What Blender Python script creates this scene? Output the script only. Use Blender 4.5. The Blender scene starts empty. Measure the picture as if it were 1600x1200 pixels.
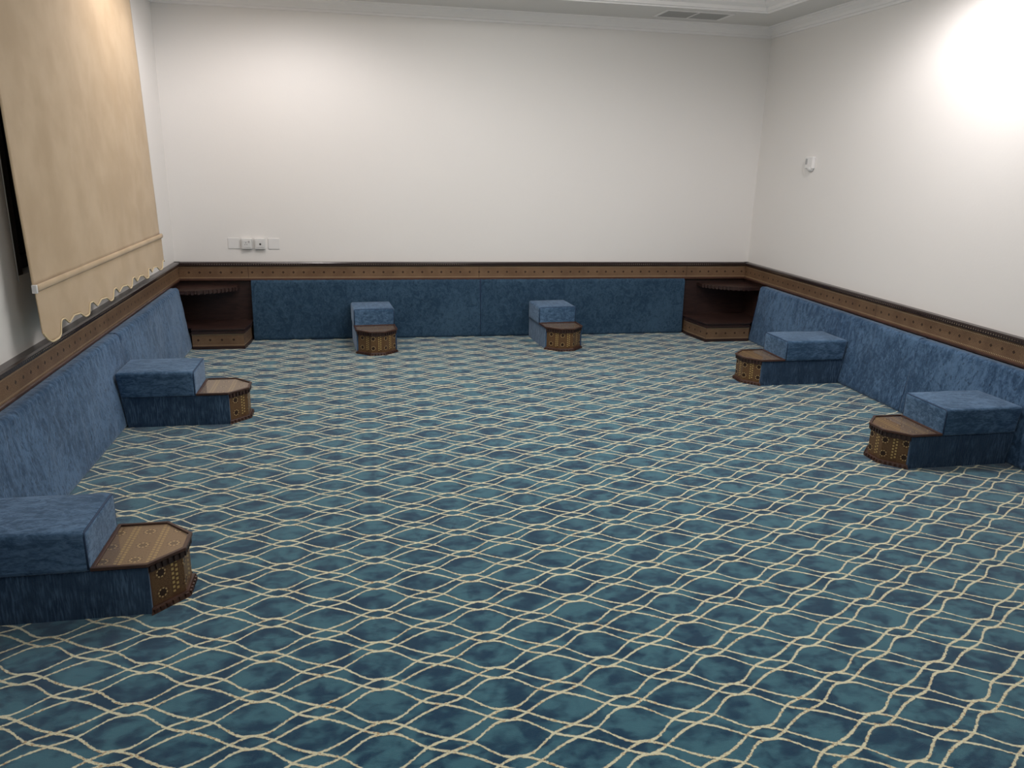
import bpy, bmesh, math, random
from mathutils import Vector, Matrix, noise
random.seed(7)
SC = bpy.context.scene
COL = SC.collection
# ------------------------------------------------------------------ camera
ROOM_L, ROOM_R, ROOM_D, ROOM_N = -1.54, 3.744, 7.10, -1.6     # wall planes (metres)
FPX, PITCH, ROLL, YAW = 1219.3, 0.2818, 0.0258, 0.1975
F = Vector((math.sin(YAW)*math.cos(PITCH), math.cos(YAW)*math.cos(PITCH), -math.sin(PITCH)))
Rv = Vector((math.cos(YAW), -math.sin(YAW), 0)); Uv = Rv.cross(F)
R2 = Rv*math.cos(ROLL) + Uv*math.sin(ROLL); U2 = -Rv*math.sin(ROLL) + Uv*math.cos(ROLL)
cam = bpy.data.cameras.new('camera'); cam.sensor_width = 36; cam.lens = FPX/1600*36; cam.clip_start = .02
co = bpy.data.objects.new('camera', cam); COL.objects.link(co)
M4 = Matrix(((R2.x, U2.x, -F.x, 0), (R2.y, U2.y, -F.y, 0), (R2.z, U2.z, -F.z, 1.6), (0, 0, 0, 1)))
co.matrix_world = M4
SC.camera = co
# ------------------------------------------------------------------ world, lights, exposure
w = bpy.data.worlds.new('world'); SC.world = w; w.use_nodes = True
w.node_tree.nodes['Background'].inputs[0].default_value = (.8, .85, 1, 1)
w.node_tree.nodes['Background'].inputs[1].default_value = .02
SC.view_settings.view_transform = 'Standard'; SC.view_settings.look = 'None'
SC.view_settings.exposure = 0.0; SC.view_settings.gamma = 1
def area(name, loc, size, power, color=(1, .97, .94), size_y=None, rot=(0, 0, 0), spread=180):
    l = bpy.data.lights.new(name, 'AREA'); l.energy = power; l.color = color
    l.shape = 'RECTANGLE' if size_y else 'DISK'; l.size = size
    if size_y: l.size_y = size_y
    l.spread = math.radians(spread)
    o = bpy.data.objects.new(name, l); o.location = loc; o.rotation_euler = rot; COL.objects.link(o); return o
def spot(name, loc, power, angle=130, blend=.9, color=(1, .97, .94), rot=(0, 0, 0), r=.05):
    l = bpy.data.lights.new(name, 'SPOT'); l.energy = power; l.color = color
    l.spot_size = math.radians(angle); l.spot_blend = blend; l.shadow_soft_size = r
    o = bpy.data.objects.new(name, l); o.location = loc; o.rotation_euler = rot; COL.objects.link(o); return o
def point(name, loc, power, color, r):
    l = bpy.data.lights.new(name, 'POINT'); l.energy = power; l.color = color; l.shadow_soft_size = r
    o = bpy.data.objects.new(name, l); o.location = loc; COL.objects.link(o); return o
area('tray_lamp', (1.1, 4.9, 2.93), 1.3, 36, (1, .975, .95))
area('tray_lamp', (1.1, 1.4, 2.93), 1.2, 22, (1, .975, .95))
point('ceiling_fill_lamp', (1.1, 4.3, 2.52), 22, (1, .975, .95), .20)  # added fill that lifts the ceiling and upper walls, no fixture behind it
spot('downlight_lamp', (-.88, 5.55, 2.77), 31, 178, .5, (1, .92, .88))
spot('downlight_lamp', (3.05, 4.15, 2.77), 74, 178, .5, (1, .94, .93))
spot('downlight_lamp', (-.45, 5.95, 2.77), 31, 178, .5, (1, .94, .93))
spot('downlight_lamp', (-.88, 1.6, 2.77), 8, 170, .8, (1, .95, .93))
# ------------------------------------------------------------------ node expression helper
class E:
    def __init__(s, nt, sock): s.nt, s.s = nt, sock
    def _b(s, op, o, swap=False):
        n = s.nt.nodes.new('ShaderNodeMath'); n.operation = op
        a, b = (o, s) if swap else (s, o)
        for i, v in enumerate((a, b)):
            if v is None: continue
            if isinstance(v, E): s.nt.links.new(v.s, n.inputs[i])
            else: n.inputs[i].default_value = v
        return E(s.nt, n.outputs[0])
    def __add__(s, o): return s._b('ADD', o)
    def __radd__(s, o): return s._b('ADD', o)
    def __sub__(s, o): return s._b('SUBTRACT', o)
    def __rsub__(s, o): return s._b('SUBTRACT', o, True)
    def __mul__(s, o): return s._b('MULTIPLY', o)
    def __rmul__(s, o): return s._b('MULTIPLY', o)
    def __truediv__(s, o): return s._b('DIVIDE', o)
    def mod(s, o): return s._b('FLOORED_MODULO', o)
    def abs(s): return s._b('ABSOLUTE', None)
    def sin(s): return s._b('SINE', None)
    def floor(s): return s._b('FLOOR', None)
    def min(s, o): return s._b('MINIMUM', o)
    def max(s, o): return s._b('MAXIMUM', o)
    def lt(s, o): return s._b('LESS_THAN', o)
    def gt(s, o): return s._b('GREATER_THAN', o)
    def sqrt(s): return s._b('SQRT', None)
    def sm(s, a, b, lo=0., hi=1.):
        n = s.nt.nodes.new('ShaderNodeMapRange'); n.interpolation_type = 'SMOOTHSTEP'
        s.nt.links.new(s.s, n.inputs[0])
        for i, v in zip((1, 2, 3, 4), (a, b, lo, hi)): n.inputs[i].default_value = v
        return E(s.nt, n.outputs[0])
class Mat:
    def __init__(s, name, rough=.6, **kw):
        s.m = bpy.data.materials.new(name); s.m.use_nodes = True; s.nt = s.m.node_tree
        s.p = s.nt.nodes['Principled BSDF']; s.p.inputs['Roughness'].default_value = rough
        for k, v in kw.items(): s.p.inputs[k.replace('_', ' ')].default_value = v
    def coords(s, kind='Object'):
        n = s.nt.nodes.new('ShaderNodeTexCoord'); x = s.nt.nodes.new('ShaderNodeSeparateXYZ')
        s.nt.links.new(n.outputs[kind], x.inputs[0]); s.vec = n.outputs[kind]
        return [E(s.nt, x.outputs[i]) for i in range(3)]
    def map(s, vec, scale):
        n = s.nt.nodes.new('ShaderNodeMapping'); n.inputs['Scale'].default_value = scale
        s.nt.links.new(vec, n.inputs[0]); return n.outputs[0]
    def noise(s, scale, detail=2, rough=.5, vec=None, dist=0):
        n = s.nt.nodes.new('ShaderNodeTexNoise'); n.inputs['Scale'].default_value = scale
        n.inputs['Detail'].default_value = detail; n.inputs['Roughness'].default_value = rough
        n.inputs['Distortion'].default_value = dist
        s.nt.links.new(vec if vec is not None else s.vec, n.inputs['Vector'])
        return E(s.nt, n.outputs[0])
    def voro(s, scale, vec=None, feature='F1', out='Distance', rnd=1):
        n = s.nt.nodes.new('ShaderNodeTexVoronoi'); n.feature = feature; n.inputs['Scale'].default_value = scale
        n.inputs['Randomness'].default_value = rnd
        s.nt.links.new(vec if vec is not None else s.vec, n.inputs['Vector'])
        return E(s.nt, n.outputs[out])
    def mix(s, f, a, b):
        n = s.nt.nodes.new('ShaderNodeMix'); n.data_type = 'RGBA'
        if isinstance(f, E): s.nt.links.new(f.s, n.inputs[0])
        else: n.inputs[0].default_value = f
        for i, v in ((6, a), (7, b)):
            if isinstance(v, E): s.nt.links.new(v.s, n.inputs[i])
            else: n.inputs[i].default_value = (*v, 1)
        return E(s.nt, n.outputs[2])
    def color(s, c):
        if isinstance(c, E): s.nt.links.new(c.s, s.p.inputs['Base Color'])
        else: s.p.inputs['Base Color'].default_value = (*c, 1)
        return s
    def inp(s, k, e): s.nt.links.new(e.s, s.p.inputs[k]); return s
    def bump(s, h, dist=.002, strength=1):
        n = s.nt.nodes.new('ShaderNodeBump'); n.inputs['Distance'].default_value = dist
        n.inputs['Strength'].default_value = strength
        s.nt.links.new(h.s, n.inputs['Height']); s.nt.links.new(n.outputs[0], s.p.inputs['Normal']); return s
def srgb(r, g, b):
    return tuple(((c/255+.055)/1.055)**2.4 if c > 10 else c/255/12.92 for c in (r, g, b))
MT = {}
# walls
m = Mat('painted_plaster', .55); m.coords()
n1 = m.noise(60, 4, .6); n2 = m.noise(.9, 2)
m.color(m.mix(n2, (.80, .775, .75), (.83, .81, .785))); m.bump(n1, .0012, .35); MT['wall'] = m.m
m = Mat('ceiling_paint', .75); m.coords(); m.color((.70, .69, .67)); m.bump(m.noise(80, 3), .0006, .3); MT['ceil'] = m.m
m = Mat('gloss_moulding_paint', .4); m.color((.90, .885, .875)); MT['mould'] = m.m
# carpet ------------------------------------------------------------
m = Mat('trellis_carpet', .95); X, Y, Z = m.coords()
m.p.inputs['Sheen Weight'].default_value = .55; m.p.inputs['Sheen Roughness'].default_value = .35
m.p.inputs['Specular IOR Level'].default_value = .1
PX, PY = .1835, .0995                       # half pitch of the trellis in x and in y
jx = (m.noise(85, 4, .75) - .5)*.022; jy = (m.noise(80, 4, .75, vec=m.map(m.vec, (1, -1.1, 1))) - .5)*.011
x = X - .032 + jx; y = Y - 2.526 + jy
# four yarn lines per cell; each runs straight over one column of knots and swings round the other
sn = (x*(2*math.pi/PX)).sin()
pos = ((x/PX + 1.).mod(2.)).gt(1.)
sa = 1. - (((x/PX + 1.).mod(2.)) - 1.).abs()            # 1 at the flat knots, 0 at the diamond knots
kp, kn = pos*sa*.0125 + sa*.0030 + .0038, (1. - pos)*sa*.0125 + sa*.0030 + .0038
H_ = .0268
def fam(g, off): return ((g - off + PY).mod(2*PY) - PY).abs()
hw = .0047
bA, bB = y - x*(PY/PX), y + x*(PY/PX)
LA = fam(bA + sn*kp, H_).min(fam(bA + sn*kn, -H_)).sm(hw+.0016, hw-.001)
LB = fam(bB - sn*kn, H_).min(fam(bB - sn*kp, -H_)).sm(hw+.0016, hw-.001)
line = LA.max(LB)
bl = m.noise(7.5, 3, .5, dist=.25); bl2 = m.noise(17, 2, .6, dist=.4, vec=m.map(m.vec, (1, 1.4, 1)))
patch = m.voro(13, m.map(m.vec, (1, 1.25, 1)), 'SMOOTH_F1', 'Color') if False else bl2
t = (bl*.62 + patch*.5).sm(.44, .68)
fine = m.noise(420, 2, .7)
ground = m.mix(t, srgb(24, 66, 94), srgb(74, 124, 140))
ground = m.mix(fine*.25, ground, srgb(34, 76, 98))
sp = m.noise(95, 4, .8); sp2 = m.noise(9, 2)
yarn = m.mix(sp.sm(.48, .62)*sp2.sm(.35, .65, .3, 1.), srgb(246, 242, 208), srgb(192, 146, 88))
m.color(m.mix(line, ground, yarn))
m.bump(line*.8 + fine*.55 + bl*.25, .006, .8); MT['carpet'] = m.m
# velvet --------------------------------------------------------------
def velvet(name, stretch, dark, light, ribs=None, emb=1., sheen=.55):
    m = Mat(name, .8); X, Y, Z = m.coords()
    m.p.inputs['Sheen Weight'].default_value = sheen; m.p.inputs['Sheen Roughness'].default_value = .4
    m.p.inputs['Sheen Tint'].default_value = (.64, .79, 1, 1)
    m.p.inputs['Specular IOR Level'].default_value = .15
    v = m.map(m.vec, stretch)
    a = m.noise(17, 4, .65, v, 1.6); b = m.noise(48, 3, .7, v, 1.2); c = m.noise(2.2, 2); f = m.noise(500, 2, .7)
    k = (a*.55 + b*.45 + (c - .5)*.4)
    t = k.sm(.38, .66)
    spots = (m.noise(42, 1, .5, m.map(m.vec, (1, 1.1, .9)))).sm(.62, .70)
    h = t*.6 + f*.1
    if ribs is not None:
        rr = m.noise(75, 2, .6, m.map(m.vec, (1.6, 1.6, .16)), .3).sm(.42, .66)
        bb = m.noise(9, 2)
        h = rr*.8 + t*.3; t = t*.3 + rr*bb.sm(.4, .62)*.75
    col = m.mix(t, dark, light)
    m.color(m.mix(spots*.55*emb, col, tuple(c_*.45 for c_ in dark)))
    m.bump(h, .0026, .6); return m.m
dk, lt = srgb(44, 70, 98), srgb(86, 115, 147)
MT['velvet_side'] = velvet('blue_velvet_side', (1, 1, .55), dk, lt)
MT['velvet_back_shaded'] = velvet('blue_velvet_back_shaded', (1, 1, .8), srgb(38, 62, 84), srgb(60, 86, 108), emb=.6, sheen=.4)  # same fabric as the side cushions, shade painted in as darker blues
MT['velvet_arm'] = velvet('blue_velvet_arm', (.6, 1, 1.6), srgb(50, 78, 106), srgb(94, 124, 156), emb=.2)
MT['velvet_rib'] = velvet('blue_velvet_ribbed', (1, 1, .35), srgb(38, 60, 84), srgb(84, 110, 138), ribs='X', emb=.2)
m = Mat('blue_piping', .7); m.color(srgb(38, 62, 92)); MT['piping'] = m.m
# wood ------------------------------------------------------------------
def wood(name, c1, c2, rough=.45, stretch=(3, 3, 18)):
    m = Mat(name, rough); m.coords(); v = m.map(m.vec, stretch)
    a = m.noise(3, 4, .6, v, .8); m.color(m.mix(a.sm(.3, .7), c1, c2)); m.bump(a, .0006, .4); return m.m
MT['wood'] = wood('dark_walnut', srgb(40, 25, 22), srgb(58, 38, 33))
MT['wood_red'] = wood('reddish_walnut', srgb(58, 36, 28), srgb(80, 52, 40), .4)
MT['wood_black'] = wood('near_black_walnut', srgb(44, 32, 30), srgb(60, 44, 38), .35)
# studded top strip
m = Mat('studded_ledge_wood', .24); U, V, _ = m.coords('UV')
dd = ((((U.mod(.02)) - .01).abs()) + (V - .664).abs()).lt(.0055)
nn = m.noise(1.3, 1).sm(.45, .6)
m.color(m.mix(dd*nn*.7, srgb(42, 30, 28), srgb(140, 128, 112))); MT['ledge'] = m.m
# inlaid brass band (UV metres: u along, v above band bottom)
def band(name, h, pitch, seam=None, c1=srgb(144, 115, 88), c2=srgb(114, 88, 66), u0=0.):
    m = Mat(name, .42); U, V, _ = m.coords('UV')
    m.p.inputs['Metallic'].default_value = .25
    f = m.noise(150, 3, .8); g = m.noise(6, 2)
    base = m.mix(f.sm(.35, .65), c1, c2); base = m.mix(g.sm(.35, .65)*.35, base, srgb(84, 56, 40))
    uu = (U - u0).mod(pitch) - pitch/2
    vv = V - h/2
    d = uu.abs() + vv.abs()
    star = d.lt(.0125); ring = (d - .017).abs().lt(.0022)*((uu*900).sin().gt(-.2))
    u2 = ((U - u0 + pitch/2).mod(pitch) - pitch/2)
    cross = (u2.abs() - vv.abs()).abs().lt(.0014)*(vv.abs().lt(.012))
    col = m.mix(cross*.35, base, srgb(70, 46, 34))
    col = m.mix(ring*.35, col, srgb(170, 140, 98))
    col = m.mix(star*.85, col, srgb(46, 26, 20))
    edge = (vv.abs() - (h/2 - .010)).abs().lt(.0036)
    dash = (U.mod(.013)).lt(.0065)
    col = m.mix(edge*dash*.75, col, srgb(214, 188, 150)); col = m.mix(edge*(1. - dash)*.6, col, srgb(70, 44, 32))
    if seam is not None:
        sm_ = ((U - seam[0] + seam[1]/2).mod(seam[1]) - seam[1]/2).abs().lt(.003)
        col = m.mix(sm_*.6, col, srgb(50, 32, 24))
    m.color(col); m.bump(f, .0008, .4); return m.m
MT['band_back'] = band('inlaid_band_back', .108, .0864, (1.08, 2.02))
MT['band_side'] = band('inlaid_band_side', .108, .0864, (5.03, 2.03))
MT['band_box'] = band('inlaid_band_box', .11, .094)
# inlay of the small tables (u around, v up)
def inlay(name, top=False):
    m = Mat(name, .4, Metallic=.3); U, V, _ = m.coords('UV')
    f = m.noise(220, 3, .8); g = m.noise(14, 2)
    base = m.mix(f.sm(.35, .65), srgb(130, 98, 66), srgb(86, 62, 43)); base = m.mix(g.sm(.4, .65)*.4, base, srgb(112, 84, 52))
    if top: base = m.mix(f.sm(.3, .7), srgb(150, 124, 92), srgb(120, 94, 68))
    P = .108
    a = (U - .044 + P/2).mod(P) - P/2
    vm = (V - .098).abs() - .040            # two medallion rows
    if top: vm = (V.mod(.11) - .055)
    r = (a*a + vm*vm).sqrt()
    ang = m.nt.nodes.new('ShaderNodeMath'); ang.operation = 'ARCTAN2'
    m.nt.links.new(vm.s, ang.inputs[0]); m.nt.links.new(a.s, ang.inputs[1]); A = E(m.nt, ang.outputs[0])
    petals = (A*8).sin()
    col = m.mix(r.lt(.0145)*(.9 if not top else .45), base, srgb(44, 24, 18))
    col = m.mix((r - .0165).abs().lt(.0026)*petals.gt(.0), col, srgb(214, 184, 130))
    col = m.mix((r - .024).abs().lt(.002)*petals.lt(-.2)*.6, col, srgb(64, 38, 26))
    b = ((U - .044).mod(P) - P/2)
    zig = (V*(2*math.pi/.024))
    lad = (b.abs() - .008).abs().lt(.0048)*(((V + (b.gt(0.))*.009).mod(.018)).lt(.010))
    lad = lad*U.gt(.008) if not top else lad
    lad = lad*((V - .098).abs().lt(.060) if not top else 1.)
    col = m.mix(b.abs().lt(.017)*.4, col, srgb(84, 54, 34)) if not top else col
    col = m.mix(lad*(.9 if not top else .6), col, srgb(206, 176, 112))
    m.color(col); m.bump(f, .0008, .4); return m.m
MT['inlay'] = inlay('inlaid_brass_panel'); MT['inlay_top'] = inlay('inlaid_table_top', True)
m = Mat('clear_glass')
for n in list(m.nt.nodes):
    if n.type == 'BSDF_PRINCIPLED': m.nt.nodes.remove(n)
out = [n for n in m.nt.nodes if n.type == 'OUTPUT_MATERIAL'][0]
tr = m.nt.nodes.new('ShaderNodeBsdfTransparent'); gl = m.nt.nodes.new('ShaderNodeBsdfGlossy'); gl.inputs['Roughness'].default_value = .02
fr = m.nt.nodes.new('ShaderNodeFresnel'); fr.inputs[0].default_value = 1.85; mx = m.nt.nodes.new('ShaderNodeMixShader')
ge = m.nt.nodes.new('ShaderNodeNewGeometry'); fx = E(m.nt, fr.outputs[0])*(1. - E(m.nt, ge.outputs['Backfacing'])); m.nt.links.new(fx.s, mx.inputs[0]); m.nt.links.new(tr.outputs[0], mx.inputs[1]); m.nt.links.new(gl.outputs[0], mx.inputs[2]); m.nt.links.new(mx.outputs[0], out.inputs[0])
MT['glass'] = m.m
# blind fabric
m = Mat('beige_blind_fabric', .85); m.coords(); m.p.inputs['Sheen Weight'].default_value = .2
wv_ = m.noise(700, 2, .7, m.map(m.vec, (1, 1, .3))); c_ = m.noise(5, 3)
m.color(m.mix(c_.sm(.3, .7), srgb(192, 169, 138), srgb(180, 156, 124))); m.bump(wv_ + c_*2, .0015, .5); MT['blind'] = m.m
m = Mat('cream_trim_fabric', .8); m.color(srgb(206, 188, 152)); MT['cream'] = m.m
m = Mat('white_plastic', .35); m.color((.70, .70, .69)); MT['plastic'] = m.m
m = Mat('white_plate', .3); m.color((.78, .77, .76)); MT['plate'] = m.m
m = Mat('grey_plastic', .4); m.color((.42, .42, .42)); MT['grey'] = m.m
m = Mat('dark_plastic', .4); m.color((.02, .02, .02)); MT['dark'] = m.m
m = Mat('dark_window_frame', .5); m.color(srgb(52, 44, 38)); MT['frame'] = m.m
m = Mat('night_glass', .05); m.color((.01, .012, .015)); MT['night'] = m.m
m = Mat('vent_paint', .5); m.color((.36, .36, .35)); MT['vent'] = m.m
# ------------------------------------------------------------------ mesh helpers
def finish(name, bm, mat, parent=None, smooth=False, label=None, loc=None):
    bmesh.ops.recalc_face_normals(bm, faces=bm.faces[:])
    me = bpy.data.meshes.new(name); bm.to_mesh(me); bm.free()
    me.materials.append(mat)
    if smooth:
        for p in me.polygons: p.use_smooth = True
    o = bpy.data.objects.new(name, me); COL.objects.link(o)
    if parent is not None: o.parent = parent
    if loc: o.location = loc
    if label: o['label'] = label
    return o
def thing(name, label, cat, loc=(0, 0, 0), rz=0, group=None):
    o = bpy.data.objects.new(name, None); COL.objects.link(o); o.location = loc; o.rotation_euler = (0, 0, rz)
    o.empty_display_size = .05; o['label'] = label; o['category'] = cat
    if group: o['group'] = group
    return o
def struct(o): o['kind'] = 'structure'; return o
def NB(): return bmesh.new()
def box(bm, x0, x1, y0, y1, z0, z1, bev=0, seg=2):
    r = bmesh.ops.create_cube(bm, size=1)
    vs = r['verts']
    for v in vs: v.co = Vector(((x0+x1)/2 + v.co.x*(x1-x0), (y0+y1)/2 + v.co.y*(y1-y0), (z0+z1)/2 + v.co.z*(z1-z0)))
    if bev:
        es = list({e for v in vs for e in v.link_edges})
        bmesh.ops.bevel(bm, geom=es, offset=bev, segments=seg, affect='EDGES', profile=.5)
    return bm
def uvlay(bm): return bm.loops.layers.uv.verify()
def prism(bm, poly, z0, z1, v0=None, u0=0., closed=True, cap=True, flare=None):
    """vertical prism; side faces get uv = (running length, z - v0); caps get uv = (y, x)"""
    uv = uvlay(bm); v0 = z0 if v0 is None else v0
    n = len(poly); top = flare or poly
    a = [bm.verts.new((p[0], p[1], z0)) for p in poly]; b = [bm.verts.new((p[0], p[1], z1)) for p in top]
    s = u0
    for i in range(n if closed else n-1):
        j = (i+1) % n; L = math.hypot(poly[j][0]-poly[i][0], poly[j][1]-poly[i][1])
        f = bm.faces.new((a[i], a[j], b[j], b[i]))
        for l, c in zip(f.loops, ((s, z0), (s+L, z0), (s+L, z1), (s, z1))): l[uv].uv = (c[0], c[1]-v0)
        s += L
    if cap:
        for ring in (a, b):
            f = bm.faces.new(ring)
            for l in f.loops: l[uv].uv = (l.vert.co.x, l.vert.co.y)
    return bm
def ring(bm, outer, inner, z0, z1):
    n = len(outer)
    V = [[bm.verts.new((p[0], p[1], z)) for p in P] for P in (outer, inner) for z in (z0, z1)]
    ob, ot, ib, it = V
    for i in range(n):
        j = (i+1) % n
        for q in ((ob[i], ob[j], ot[j], ot[i]), (ib[j], ib[i], it[i], it[j]), (ot[i], ot[j], it[j], it[i]), (ob[j], ob[i], ib[i], ib[j])):
            bm.faces.new(q)
    return bm
def offset(poly, d):
    """offset a convex CCW polygon outwards by d (list of per-edge or one value)"""
    n = len(poly); ds = d if isinstance(d, (list, tuple)) else [d]*n; out = []
    def ln(i):
        p, q = Vector(poly[i]), Vector(poly[(i+1) % n]); t = (q-p).normalized(); nn = Vector((t.y, -t.x)); return p + nn*ds[i], t
    for i in range(n):
        p1, t1 = ln(i-1); p2, t2 = ln(i)
        c = t1.x*t2.y - t1.y*t2.x
        if abs(c) < 1e-6: out.append((p2.x, p2.y)); continue
        k = ((p2-p1).x*t2.y - (p2-p1).y*t2.x)/c
        q = p1 + t1*k; out.append((q.x, q.y))
    return out
def tube(bm, pts, r, seg=8, cap=True):
    rings = []
    for i, p in enumerate(pts):
        p = Vector(p); t = (Vector(pts[min(i+1, len(pts)-1)]) - Vector(pts[max(i-1, 0)])).normalized()
        up = Vector((0, 0, 1)) if abs(t.z) < .9 else Vector((1, 0, 0))
        a = t.cross(up).normalized(); b = t.cross(a)
        rings.append([bm.verts.new(p + a*r*math.cos(2*math.pi*k/seg) + b*r*math.sin(2*math.pi*k/seg)) for k in range(seg)])
    for A, B in zip(rings, rings[1:]):
        for k in range(seg): bm.faces.new((A[k], A[(k+1) % seg], B[(k+1) % seg], B[k]))
    if cap: bm.faces.new(rings[0]); bm.faces.new(rings[-1])
    return bm
def run(bm, prof, wall, t0, t1, v0=0.):
    """extrude a profile [(offset from wall, z), ...] (closed) along a wall from t0 to t1; uv = (t, z - v0)"""
    uv = uvlay(bm)
    def P(s, z, t):
        return {'back': (t, ROOM_D - s, z), 'left': (ROOM_L + s, t, z), 'right': (ROOM_R - s, t, z), 'near': (t, ROOM_N + s, z)}[wall]
    a = [bm.verts.new(P(s, z, t0)) for s, z in prof]; b = [bm.verts.new(P(s, z, t1)) for s, z in prof]
    n = len(prof)
    for i in range(n):
        j = (i+1) % n
        f = bm.faces.new((a[i], a[j], b[j], b[i]))
        for l, c in zip(f.loops, ((t0, prof[i][1]), (t0, prof[j][1]), (t1, prof[j][1]), (t1, prof[i][1]))): l[uv].uv = (c[0], c[1]-v0)
    bm.faces.new(a); bm.faces.new(b)
    return bm
# ------------------------------------------------------------------ room shell
L_, R_, D_, N_ = ROOM_L, ROOM_R, ROOM_D, ROOM_N
CZ = 2.785
b = NB(); box(b, L_-.1, R_+.1, N_-.1, D_+.1, -.06, 0); struct(finish('floor', b, MT['carpet']))
b = NB(); box(b, L_-.1, R_+.1, D_, D_+.12, 0, 3.15); struct(finish('wall_back', b, MT['wall']))
b = NB(); box(b, R_, R_+.12, N_, D_, 0, 3.15); struct(finish('wall_right', b, MT['wall']))
b = NB(); box(b, L_-.1, R_+.1, N_-.12, N_, 0, 3.15); struct(finish('wall_near', b, MT['wall']))
# left wall with the window opening
WY0, WY1, WZ0, WZ1 = 3.955, 6.15, 1.02, 2.55
b = NB()
box(b, L_-.2, L_, N_, WY0, 0, 3.15); box(b, L_-.2, L_, WY1, D_, 0, 3.15)
box(b, L_-.2, L_, WY0, WY1, 0, WZ0); box(b, L_-.2, L_, WY0, WY1, WZ1, 3.15)
struct(finish('wall_left', b, MT['wall']))
b = NB()
for a0, a1, c0, c1 in ((WY0, WY0+.06, WZ0, WZ1), (WY1-.06, WY1, WZ0, WZ1), (WY0, WY1, WZ0, WZ0+.05), (WY0, WY1, WZ1-.05, WZ1), (5.02, 5.08, WZ0, WZ1)):
    box(b, L_-.16, L_-.002 if a1-a0 < .2 and c1-c0 > 1 and a0 < 5 else L_-.08, a0, a1, c0, c1, .003)
wf = struct(finish('window_1', b, MT['frame']))
b = NB(); box(b, L_-.135, L_-.125, WY0+.03, WY1-.03, WZ0+.03, WZ1-.03); finish('window_pane', b, MT['night'], wf)
# ceiling: soffit ring with a raised tray
TX0, TX1, TY0, TY1 = L_+.50, 3.285, .2, 6.35
b = NB()
box(b, L_-.1, R_+.1, TY1, D_+.1, CZ, CZ+.1); box(b, L_-.1, R_+.1, N_-.1, TY0, CZ, CZ+.1)
box(b, L_-.1, TX0, TY0, TY1, CZ, CZ+.1); box(b, TX1, R_+.1, TY0, TY1, CZ, CZ+.1)
box(b, TX0-.1, TX1+.1, TY0-.1, TY1+.1, CZ+.22, CZ+.3)
for q in ((TX0-.1, TX0, TY0-.1, TY1+.1), (TX1, TX1+.1, TY0-.1, TY1+.1), (TX0, TX1, TY0-.1, TY0), (TX0, TX1, TY1, TY1+.1)): box(b, *q, CZ+.1, CZ+.22)
struct(finish('ceiling', b, MT['ceil']))
# moulding round the tray opening
def rect_ring(bm, prof):
    # prof: (inset into opening, z)
    loops = []
    for d, z in prof:
        loops.append([bm.verts.new(p) for p in ((TX0+d, TY0+d, z), (TX1-d, TY0+d, z), (TX1-d, TY1-d, z), (TX0+d, TY1-d, z))])
    n = len(loops)
    for i in range(n):
        A, B = loops[i], loops[(i+1) % n]
        for k in range(4): bm.faces.new((A[k], A[(k+1) % 4], B[(k+1) % 4], B[k]))
b = NB(); rect_ring(b, [(-.035, CZ), (-.035, CZ-.012), (-.015, CZ-.016), (-.012, CZ-.006), (.012, CZ-.004), (.016, CZ+.02), (.05, CZ+.04), (.055, CZ+.06), (.085, CZ+.085), (.085, CZ+.10), (0, CZ+.10), (0, CZ)])
struct(finish('trim_1', b, MT['mould']))
CR = [(0, CZ-.088), (.010, CZ-.086), (.012, CZ-.070), (.022, CZ-.066), (.030, CZ-.048), (.048, CZ-.026), (.062, CZ-.018), (.068, CZ-.012), (.085, CZ-.010), (.088, CZ), (0, CZ)]
for i, (wl, a, c) in enumerate((('back', L_, R_), ('left', N_, D_), ('right', N_, D_), ('near', L_, R_))):
    b = NB(); run(b, CR, wl, a, c); struct(finish('trim_%d' % (i+2), b, MT['mould']))
# wooden dado: back panel, inlaid band, ledge
for i, (wl, a, c) in enumerate((('back', L_, R_), ('left', N_, D_), ('right', N_, D_))):
    b = NB(); run(b, [(0, 0), (.012, 0), (.012, .54), (0, .54)], wl, a, c); struct(finish('baseboard_' + wl, b, MT['wood']))
    b = NB(); run(b, [(0, .646), (.040, .646), (.052, .652), (.052, .672), (.046, .681), (0, .681)], wl, a, c)
    r = struct(finish('trim_%d' % (i+6), b, MT['ledge']))
    b = NB(); run(b, [(0, .538), (.034, .538), (.034, .646), (0, .646)], wl, a, c, .538)
    finish('inlaid_band', b, MT['band_back' if wl == 'back' else 'band_side'], r, label='golden brown inlaid band with a row of dark diamonds')
    b = NB(); run(b, [(0, .519), (.038, .519), (.042, .524), (.042, .533), (.036, .538), (0, .538)], wl, a, c)
    finish('lower_moulding', b, MT['wood_red'], r)
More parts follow.
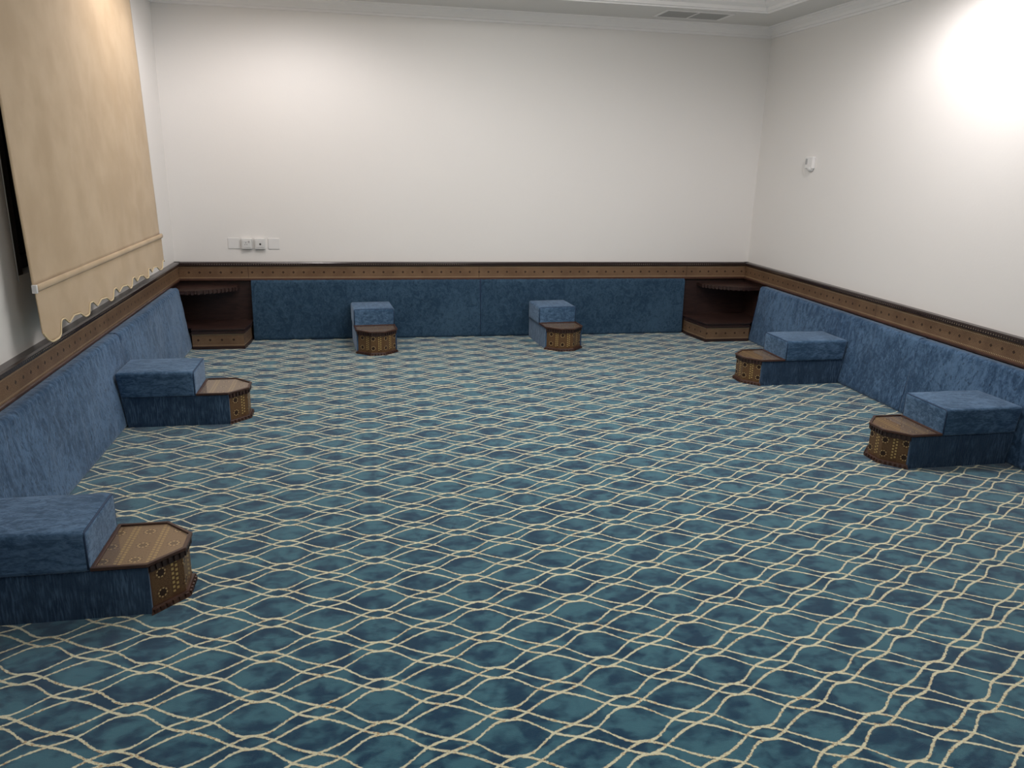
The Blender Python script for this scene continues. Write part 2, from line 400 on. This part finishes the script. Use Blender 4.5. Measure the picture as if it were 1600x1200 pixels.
# ------------------------------------------------------------------ back cushions
def cushion(wl, a, c, s0, s1, H, mat, label, zseed):
    """leaning slab; a..c along the wall, s0 front offset at base, s1 at top"""
    prof = []
    back0, back1 = .014, .014
    R = .028
    top = H
    def fr(z): return s0 + (s1 - s0)*(z/H)
    zs = [.004, .012, .03] + [.03 + (H-R-.03)*k/12 for k in range(1, 13)]
    prof.append((back0, .0)); prof.append((s0-.012, .0))
    for z in zs: prof.append((fr(z) - (.006 if z < .01 else 0), z))
    for k in range(1, 6):
        an = math.pi/2*k/5
        prof.append((fr(H-R) - R*(1-math.cos(an)), H-R+R*math.sin(an)))
    prof.append((back1+.012, H)); prof.append((back1, H-.012)); prof.append((back1, H/2))
    n = max(12, int(abs(c-a)/.018)); bm = NB(); rings = []
    cx = sum(p[0] for p in prof)/len(prof); cz = H/2
    e = .020; org = {'back': (0, D_), 'left': (L_, 0), 'right': (R_, 0)}[wl]
    ts = [a + d for d in (0, .002, .006, .012, .02)] + [a + .02 + (c-a-.04)*k/n for k in range(1, n)] + [c - d for d in (.02, .012, .006, .002, 0)]
    for t in ts:
        dend = min(t-a, c-t); ins = 0 if dend >= e else (e - math.sqrt(max(0, e*e-(e-dend)**2)))*.35
        row = []
        for (s, z) in prof:
            s2 = s; z2 = z
            if s > back0+.01 and z > .02:
                top_w = max(0, 1 - abs(z-(H-.03))/.05)
                pk = math.sin(t*2*math.pi/.052 + 3*noise.noise((t*3, zseed, 0)))
                s2 += top_w*(.0032*pk) + .007*noise.noise((t*3.1+zseed, z*5, 1.3)) + .0035*noise.noise((t*14, z*16, zseed))
                z2 += top_w*(.0025*noise.noise((t*22, 2, zseed)) + .0022*pk)
            sx = cx + (s2-cx)*(1 - ins/.06*.5) if s2 > cx else s2
            zz = z2 if z < .02 else z2 - ins*(1 if z > H-.05 else 0)
            row.append(bm.verts.new({'back': (t, D_-sx, zz), 'left': (L_+sx, t, zz), 'right': (R_-sx, t, zz)}[wl]))
        rings.append(row)
    m_ = len(prof)
    for A, B in zip(rings, rings[1:]):
        for k in range(m_): bm.faces.new((A[k], A[(k+1) % m_], B[(k+1) % m_], B[k]))
    bm.faces.new(rings[0]); bm.faces.new(rings[-1])
    root = thing('back_cushion', label, 'cushion', {'back': ((a+c)/2, D_-s0/2, 0), 'left': (L_+s0/2, (a+c)/2, 0), 'right': (R_-s0/2, (a+c)/2, 0)}[wl])
    for v in bm.verts: v.co -= root.location
    finish('cushion_body', bm, mat, root, True)
    for t in (a+.003, c-.003):
        bm = NB(); pts = []
        for (s, z) in prof[2:-3]:
            s_ = s - .004
            p = {'back': (t, D_-s_, z), 'left': (L_+s_, t, z), 'right': (R_-s_, t, z)}[wl]
            pts.append(Vector(p) - root.location)
        tube(bm, pts, .0035, 6)
        finish('piping', bm, MT['piping'], root, True)
    return root
G = .0012
cushion('back', -.920, 1.09-G, .092, .062, .527, MT['velvet_back_shaded'], 'long blue velvet back cushion on the back wall, left one beside the left corner shelf', 1.)
cushion('back', 1.09+G, 3.078, .092, .062, .527, MT['velvet_back_shaded'], 'long blue velvet back cushion on the back wall, right one beside the right corner shelf', 2.)
cushion('left', 5.03+G, 6.74, .157, .088, .512, MT['velvet_side'], 'blue velvet back cushion on the left wall, farthest one ending at the corner shelf', 3.)
cushion('left', 3.0+G, 5.03-G, .157, .088, .512, MT['velvet_side'], 'blue velvet back cushion on the left wall under the blind, between the two armrests', 4.)
cushion('left', .9, 3.0-G, .157, .088, .512, MT['velvet_side'], 'nearest blue velvet back cushion on the left wall, behind the nearest armrest', 5.)
cushion('right', 4.47+G, 6.635, .157, .088, .512, MT['velvet_side'], 'farthest blue velvet back cushion on the right wall, ending at the corner shelf', 6.)
cushion('right', 2.3, 4.47-G, .157, .088, .512, MT['velvet_side'], 'nearer blue velvet cushion on the right wall, cut off at the frame', 7.)
# ------------------------------------------------------------------ armrests with small inlaid end tables
def armrest(loc, rz, L, label, seed, s0=.157, s1=.088, width=.345):
    """local +x points into the room, origin on the floor in the foot line of the back cushion"""
    root = thing('armrest', label, 'armrest', loc, rz, 'armrests with an inlaid end table along the walls')
    W = width/2; xc, xt = L-.105, L-.29
    lean = (s0-s1)/.512
    def rear(z): return -lean*z + (.024 if s0 < .1 else .010)
    # ribbed base block
    bm = NB(); hw_ = W-.006
    nx = 14
    zt = .187
    prof = [(-hw_, 0), (-hw_, zt), (hw_, zt), (hw_, 0)]
    r = bmesh.ops.create_cube(bm, size=1)
    for v in r['verts']:
        z = 0 if v.co.z < 0 else zt
        xx = rear(z) if v.co.x < 0 else xc
        v.co = Vector((xx, -hw_ if v.co.y < 0 else hw_, z))
    bmesh.ops.bevel(bm, geom=[e for e in bm.edges if abs(e.verts[0].co.z-zt) < 1e-4 and abs(e.verts[1].co.z-zt) < 1e-4 and abs(e.verts[0].co.y-e.verts[1].co.y) < 1e-4], offset=.004, segments=2, affect='EDGES')
    base = finish('base_block', bm, MT['velvet_rib'], root)
    # upper cushion
    bm = NB(); z0, z1 = .1885, .338
    nxs = [0, .05, .1, .2, .3, .4, .5, .6, .7, .8, .9, .95, 1]
    ys = [-1, -.97, -.9, -.7, -.4, 0, .4, .7, .9, .97, 1]
    r = bmesh.ops.create_cube(bm, size=1)
    for v in r['verts']:
        z = z0 if v.co.z < 0 else z1
        xx = rear(z) if v.co.x < 0 else xt
        v.co = Vector((xx, -W if v.co.y < 0 else W, z))
    top = [e for e in bm.edges if all(v.co.z > z1-1e-4 for v in e.verts)]
    vert = [e for e in bm.edges if abs(e.verts[0].co.z-e.verts[1].co.z) > .05]
    bmesh.ops.bevel(bm, geom=top+vert, offset=.017, segments=4, affect='EDGES', profile=.5)
    bmesh.ops.subdivide_edges(bm, edges=[e for e in bm.edges if e.calc_length() > .05], cuts=9, use_grid_fill=True)
    for v in bm.verts:
        nrm = noise.noise(v.co*9 + Vector((seed, 0, 0)))
        cx_ = max(0, 1-abs(v.co.x-xt/2)/(xt/2)); cy_ = max(0, 1-(v.co.y/W)**2)
        if v.co.z > z1-.02: v.co.z += .006*cx_*cy_ + .002*nrm
        elif v.co.z > z0+.01: v.co.y += math.copysign(.0025, v.co.y)*nrm
    cu = finish('arm_cushion', bm, MT['velvet_arm'], root, True)
    bm = NB(); q = .0045
    pts = []
    Yp = W-.006; Zp = z1-.006; rr = .012
    for y_, z_ in ((-Yp, z0+.004), (-Yp, Zp-rr), (-Yp+rr*.3, Zp-rr*.3), (-Yp+rr, Zp), (Yp-rr, Zp), (Yp-rr*.3, Zp-rr*.3), (Yp, Zp-rr), (Yp, z0+.004)): pts.append((xt-.006, y_, z_))
    tube(bm, pts, q, 6)
    finish('piping', bm, MT['piping'], cu, True)
    # the wooden end table
    A = [(xc, -W), (L, -.06), (L, .06), (xc, W)]            # chamfered nose, CCW starting at -y
    body = offset(A, [-.012, -.012, -.012, 0]); 
    bm = NB(); prism(bm, body, .012, .170, 0.)
    tb = finish('end_table', bm, MT['inlay'], root, label='inlaid brass and wood table end with dark medallions')
    # skirt and apron with dentils
    def dentils(bm, poly, z0_, z1_, d, pitch=.0225, fill=.6):
        for i in range(3):
            p, q_ = Vector(poly[i]), Vector(poly[i+1]); t = q_-p; n_ = max(1, int(t.length/pitch)); t.normalize(); nn = Vector((t.y, -t.x))
            for k in range(n_):
                c = p + t*((k+.5)*(q_-p).length/n_); hw2 = pitch*fill/2
                P4 = [c - t*hw2, c - t*hw2 + nn*d, c + t*hw2 + nn*d, c + t*hw2]
                prism(bm, [(v.x, v.y) for v in P4], z0_, z1_)
    bm = NB(); sk = offset(A, [0, 0, 0, 0]); sk0 = offset(A, [.006, .006, .006, 0])
    prism(bm, sk0, 0, .022, flare=offset(A, [-.004, -.004, -.004, 0])); dentils(bm, sk, .002, .018, .007)
    finish('skirt', bm, MT['wood_red'], tb)
    bm = NB(); prism(bm, offset(A, [-.006, -.006, -.006, 0]), .160, .187); dentils(bm, offset(A, [-.006, -.006, -.006, 0]), .163, .186, .006)
    finish('apron', bm, MT['wood'], tb)
    O = [(xt+.001, -W-.001), (xc, -W-.001), (L+.003, -.061), (L+.003, .061), (xc, W+.001), (xt+.001, W+.001)]
    I = offset(O, -.013)
    bm = NB(); ring(bm, O, I, .1875, .2005); bmesh.ops.bevel(bm, geom=bm.edges[:], offset=.0015, segments=1, affect='EDGES')
    finish('tray_rim', bm, MT['wood_red'], tb)
    bm = NB(); prism(bm, offset(I, -.0005), .1876, .192)
    uv = uvlay(bm)
    for f in bm.faces:
        for l in f.loops: l[uv].uv = (l.vert.co.x - xt + .02, l.vert.co.y + .5)
    finish('inlaid_top', bm, MT['inlay_top'], tb)
    bm = NB(); prism(bm, offset(I, -.0005), .1945, .1965); finish('glass_top', bm, MT['glass'], tb)
    return root
XL = L_+.157; XR = R_-.157
armrest((XL, 2.815, 0), 0, .728, 'nearest blue velvet armrest with inlaid end table, bottom left by the left wall', 1.)
armrest((XL, 4.905, 0), 0, .695, 'blue velvet armrest on the left wall with pale reflection on its table glass', 2.)
armrest((.092, D_-.092, 0), -math.pi/2+.075, .64, 'blue velvet armrest at the back wall, the left of the two', 3., .092, .062)
armrest((1.708, D_-.092, 0), -math.pi/2+.07, .64, 'blue velvet armrest at the back wall, the right of the two', 4., .092, .062)
armrest((XR, 5.345, 0), math.pi, .755, 'blue velvet armrest on the right wall, the farther one near the corner', 5.)
armrest((XR, 3.695, 0), math.pi, .745, 'blue velvet armrest on the right wall, the nearer one', 6.)
# ------------------------------------------------------------------ corner shelf units
def corner_unit(side, label):
    mir = (lambda x, y: (x, y)) if side == 'left' else (lambda x, y: (R_ + L_ - x, y))
    def P(pts):
        q = [mir(*p) for p in pts]
        return q if side == 'left' else q[::-1]
    yb = D_-.012
    if side == 'left':
        fy, sx, sx2 = 6.71, -.965, -.942; cy = 6.752
    else:
        fy, sx, sx2 = 6.62, -.947, -.895; cy = 6.647
    xw = L_+.013; xf = L_+.165
    poly = [(xw, yb), (xw, cy), (xf, cy), (xf, fy), (sx, fy), (sx2, 6.93), (sx2, yb)]      # CCW seen from above for the left one
    root = thing('corner_shelf', label, 'shelf', (*mir(L_+.3, 6.9), 0), 0, 'corner shelf units in the two back corners')
    def sh(pts): return [(x-root.location.x, y-root.location.y) for x, y in P(pts)]
    def grow(d): return [(xw, yb), (xw, cy), (xf, cy), (xf, fy-d), (sx+d*.9, fy-d), (sx2+d, 6.93), (sx2+d, yb)]
    bm = NB(); prism(bm, sh(grow(-.004)), .0, .170); finish('base_box', bm, MT['wood'], root)
    bm = NB(); uv = uvlay(bm)
    g = sh(grow(.0)); 
    idx = [3, 4, 5, 6] if side == 'left' else [3, 2, 1, 0]
    pl = [g[k] for k in idx]; s = 0
    for p, q in zip(pl, pl[1:]):
        Lg = math.hypot(q[0]-p[0], q[1]-p[1])
        t = Vector((q[0]-p[0], q[1]-p[1])).normalized(); nn = Vector((t.y, -t.x))*(1 if side == 'left' else -1)
        vs = [bm.verts.new((p[0], p[1], .024)), bm.verts.new((q[0], q[1], .024)), bm.verts.new((q[0], q[1], .134)), bm.verts.new((p[0], p[1], .134))]
        f = bm.faces.new(vs)
        for l, c in zip(f.loops, ((s, 0), (s+Lg, 0), (s+Lg, .11), (s, .11))): l[uv].uv = c
        s += Lg
    bo = finish('inlaid_band', bm, MT['band_box'], root, label='golden brown inlaid band with dark diamonds')
    md = bo.modifiers.new('solid', 'SOLIDIFY'); md.thickness = .003; md.offset = 0
    bm = NB(); prism(bm, sh(grow(.012)), .134, .150); prism(bm, sh(grow(.006)), .150, .166); prism(bm, sh(grow(.016)), .166, .176); finish('top_moulding', bm, MT['wood'], root)
    bm = NB(); prism(bm, sh(grow(.008)), 0, .024); finish('plinth', bm, MT['wood'], root)
    # upper shelf: curved front
    x0, y0 = L_+.0125, D_-.0125
    cx, cy2 = x0, y0
    pts = [(x0, y0)]
    Q = [(x0+.505, y0), (x0+.500, y0-.11), (x0+.46, y0-.165), (x0+.38, y0-.235), (x0+.29, y0-.295), (x0+.20, y0-.332), (x0+.11, y0-.338), (x0, y0-.338)]
    poly2 = [(x0, y0)] + Q[::-1]
    bm = NB(); prism(bm, sh(poly2), .456, .485)
    bmesh.ops.bevel(bm, geom=[e for e in bm.edges if all(abs(v.co.z-.485) < 1e-4 for v in e.verts)], offset=.004, segments=2, affect='EDGES')
    for (p, q) in zip(Q[1:6], Q[2:7]):          # scalloped edge
        p, q = Vector(p), Vector(q); t = q-p; n_ = max(1, int(t.length/.034)); tl = t.length; t.normalize(); nn = Vector((-t.y, t.x))
        if nn.dot(Vector((1, -1))) < 0: nn = -nn
        for k in range(n_):
            c = p + t*((k+.5)*tl/n_); h2 = .011
            P4 = [c-t*h2, c-t*h2*.8+nn*.008, c+t*h2*.8+nn*.008, c+t*h2]
            prism(bm, sh([(v.x, v.y) for v in P4]), .452, .482)
    finish('upper_shelf', bm, MT['wood'], root)
    return root
corner_unit('left', 'dark wood corner shelf with inlaid base in the left back corner')
corner_unit('right', 'dark wood corner shelf with inlaid base in the right back corner')
# ------------------------------------------------------------------ roman blind
bl = thing('roman_blind', 'beige fabric roman blind with a scalloped hem hanging over the left window', 'blind', (L_, 5., 2.72))
BY0, BY1, ZBAR, ZTOP = 3.80, 6.215, .985, 2.69
def offs(z): return .062 + .050*(2.7-z)/1.7
def bz(y):                                        # hem height: low lobes, each followed by a double-humped notch
    lobes = [3.955, 4.395, 4.84, 5.262, 5.655, 6.05]
    tab = [(0, 0), (.03, .001), (.10, .050), (.145, .048), (.205, .012), (.262, .038), (.33, .034), (.41, .002), (.5, 0)]
    base = .743 + .014*(y-3.9)/2
    if y < lobes[0]:
        return base - .014 + (.06*((3.87-y)/.07)**1.6 if y < 3.87 else 0)
    for a_, b_ in zip(lobes, lobes[1:] + [6.49]):
        if a_ <= y < b_:
            q = (y-a_)*.436/(b_-a_)
            for (u0_, h0), (u1_, h1) in zip(tab, tab[1:]):
                if u0_ <= q < u1_:
                    f_ = (q-u0_)/(u1_-u0_)
                    if not (abs(u1_-.205) < 1e-6 or abs(u0_-.205) < 1e-6): f_ = f_*f_*(3-2*f_)
                    return base + h0 + (h1-h0)*f_ - .014*max(0, 1-(y-3.955)/.1)
    return base
def fold(y, z):
    k = (z-ZBAR)/(ZTOP-ZBAR)
    return .010*noise.noise((y*2.2, z*.35, 4)) + .005*k*math.sin(y*7+1.2*math.sin(z*1.1)) + .003*noise.noise((y*9, z*2.5, 1)) - .010*max(0, 1-abs(y-5.35-.1*math.sin(z))/.10)*max(0, k)
def sheet(bm, y0, y1, ny, zfun0, z1, nz, xf):
    g = []
    for i in range(ny+1):
        y = y0 + (y1-y0)*i/ny; za = zfun0(y); g.append([bm.verts.new((xf(y, za + (z1-za)*j/nz), y-5., za + (z1-za)*j/nz - 2.72)) for j in range(nz+1)])
    for i in range(ny):
        for j in range(nz): bm.faces.new((g[i][j], g[i+1][j], g[i+1][j+1], g[i][j+1]))
    return g
bm = NB(); sheet(bm, BY0, BY1, 90, lambda y: ZBAR+.005, ZTOP, 60, lambda y, z: offs(z)+fold(y, z))
o = finish('fabric_panel', bm, MT['blind'], bl, True); md = o.modifiers.new('s', 'SOLIDIFY'); md.thickness = .003
bm = NB(); val = sheet(bm, BY0+.004, BY1-.004, 320, bz, ZBAR-.005, 16, lambda y, z: offs(z)+.004+.010*noise.noise((y*4, z*5, 9))*(ZBAR-z)/.25 + .010*math.sin(y*2*math.pi/.43+1)*((ZBAR-z)/.25)**2)
edge = [v[0].co.copy() for v in val]
o = finish('scalloped_valance', bm, MT['blind'], bl, True); md = o.modifiers.new('s', 'SOLIDIFY'); md.thickness = .003
bm = NB(); tube(bm, [p + Vector((.002, 0, 0)) for p in edge[::2]], .0045, 6); finish('hem_trim', bm, MT['cream'], o, True, 'cream hem cord')
bm = NB()
n_ = 60; ra = .017
rings = []
for i in range(n_+1):
    y = BY0-.004 + (BY1-BY0+.008)*i/n_
    rings.append([bm.verts.new((offs(ZBAR)+.006+.010*math.cos(2*math.pi*k/10), y-5., ZBAR-2.72+ra*math.sin(2*math.pi*k/10))) for k in range(10)])
for A_, B_ in zip(rings, rings[1:]):
    for k in range(10): bm.faces.new((A_[k], A_[(k+1) % 10], B_[(k+1) % 10], B_[k]))
bm.faces.new(rings[0]); bm.faces.new(rings[-1])
bar = finish('bottom_batten', bm, MT['blind'], bl, True)
bm = NB(); box(bm, offs(ZBAR)-.004, offs(ZBAR)+.017, BY0-.010-5, BY0+.006-5, ZBAR-.019-2.72, ZBAR+.019-2.72, .002); finish('batten_end', bm, MT['plate'], bar, label='white plastic batten end cap')
bm = NB(); box(bm, .0, .06, BY0-5, BY1-5, ZTOP-.03-2.72, ZTOP+.003-2.72, .003); finish('head_rail', bm, MT['plate'], bl)
bm = NB(); tube(bm, [(.006, 3.935-5+.004*math.sin(z*3), z-2.72) for z in [1.0+.1*k for k in range(17)]], .0022, 6); finish('pull_cord', bm, MT['plastic'], bl, True, 'thin white pull cord')
# ------------------------------------------------------------------ wall fittings
def plate(xc, zc, wd, hg, raised, label, mat='plate'):
    r = thing('wall_plate', label, 'socket' if raised > .01 else 'wall plate', (xc, D_, zc))
    bm = NB(); box(bm, -wd/2, wd/2, -raised, 0, -hg/2, hg/2, min(.003, raised*.4)); finish('face_plate', bm, MT[mat], r)
    return r
for xc, zc, ra_, lb, mt in ((-1.047, .838, .006, 'flat white blank plate on the back wall, leftmost of four', 'plate'),
                            (-.938, .836, .030, 'raised white socket box on the back wall, second of four from the left', 'plastic'),
                            (-.830, .836, .030, 'raised white outlet box with a dark round hole, third of four from the left', 'plastic'),
                            (-.716, .835, .006, 'flat white blank plate on the back wall, rightmost of four', 'plate')):
    r = plate(xc, zc, .094 if ra_ < .01 else .086, .092 if ra_ < .01 else .088, ra_, lb, mt)
    if ra_ > .01:
        bm = NB(); box(bm, -.034, .034, -.033, -.029, -.030, .030, .0015); ins = finish('outlet_insert', bm, MT['plastic'], r)
        if xc < -.9:
            bm = NB()
            for dx, dz, w_, h_ in ((-.006, .010, .004, .009), (-.014, -.006, .007, .004), (.002, -.006, .007, .004)): box(bm, dx-w_/2, dx+w_/2, -.0336, -.032, dz-h_/2, dz+h_/2)
            finish('pin_hole', bm, MT['dark'], ins)
            bm = NB(); box(bm, .014, .026, -.036, -.032, .010, .026, .001); finish('rocker_switch', bm, MT['grey'], r)
        else:
            bm = NB(); bmesh.ops.create_cone(bm, cap_ends=True, segments=20, radius1=.008, radius2=.008, depth=.003, matrix=Matrix.Translation((.004, -.0335, -.002)) @ Matrix.Rotation(math.pi/2, 4, 'X'))
            finish('coaxial_hole', bm, MT['dark'], ins)
# small white sensor on the right wall
s = thing('wall_sensor', 'small white plastic sensor box high on the right wall', 'sensor', (R_, 6.19, 1.61))
bm = NB(); box(bm, -.030, 0, -.062, .050, -.035, .062, .006); finish('housing', bm, MT['plate'], s)
bm = NB(); box(bm, -.033, -.029, .012, .040, .0, .045, .001); finish('display_window', bm, MT['grey'], s, label='dark grey window')
bm = NB(); bmesh.ops.create_uvsphere(bm, u_segments=20, v_segments=12, radius=.032, matrix=Matrix.Translation((-.012, -.018, -.034)) @ Matrix.Diagonal((.8, 1.1, .8, 1)))
finish('round_lens', bm, MT['plastic'], s, True)
# ceiling air vent
VX0, VX1, VY0, VY1 = 2.50, 3.10, 6.53, 6.86
v = thing('ceiling_vent', 'white rectangular air vent grille in the ceiling above the right back corner', 'vent', ((VX0+VX1)/2, (VY0+VY1)/2, CZ))
hx, hy = (VX1-VX0)/2, (VY1-VY0)/2
bm = NB(); ring(bm, [(-hx, -hy), (hx, -hy), (hx, hy), (-hx, hy)], [(-hx+.03, -hy+.03), (hx-.03, -hy+.03), (hx-.03, hy-.03), (-hx+.03, hy-.03)], -.008, 0); box(bm, -.008, .008, -hy+.03, hy-.03, -.007, 0)
finish('grille_frame', bm, MT['plate'], v)
bm = NB(); box(bm, -hx+.03, hx-.03, -hy+.03, hy-.03, -.0012, -.0002); finish('duct_backing', bm, MT['grey'], v)
for k in range(11):
    yy = -hy+.042 + k*(2*hy-.084)/10
    bm = NB()
    for x0_, x1_ in ((-hx+.031, -.009), (.009, hx-.031)):
        q = [bm.verts.new(p) for p in ((x0_, yy-.010, -.0015), (x1_, yy-.010, -.0015), (x1_, yy+.008, -.0075), (x0_, yy+.008, -.0075))]
        q2 = [bm.verts.new(p.co + Vector((0, .0012, .0012))) for p in q]
        bm.faces.new(q); bm.faces.new(q2[::-1])
        for i in range(4): bm.faces.new((q[i], q[(i+1) % 4], q2[(i+1) % 4], q2[i]))
    finish('slat', bm, MT['vent'], v)
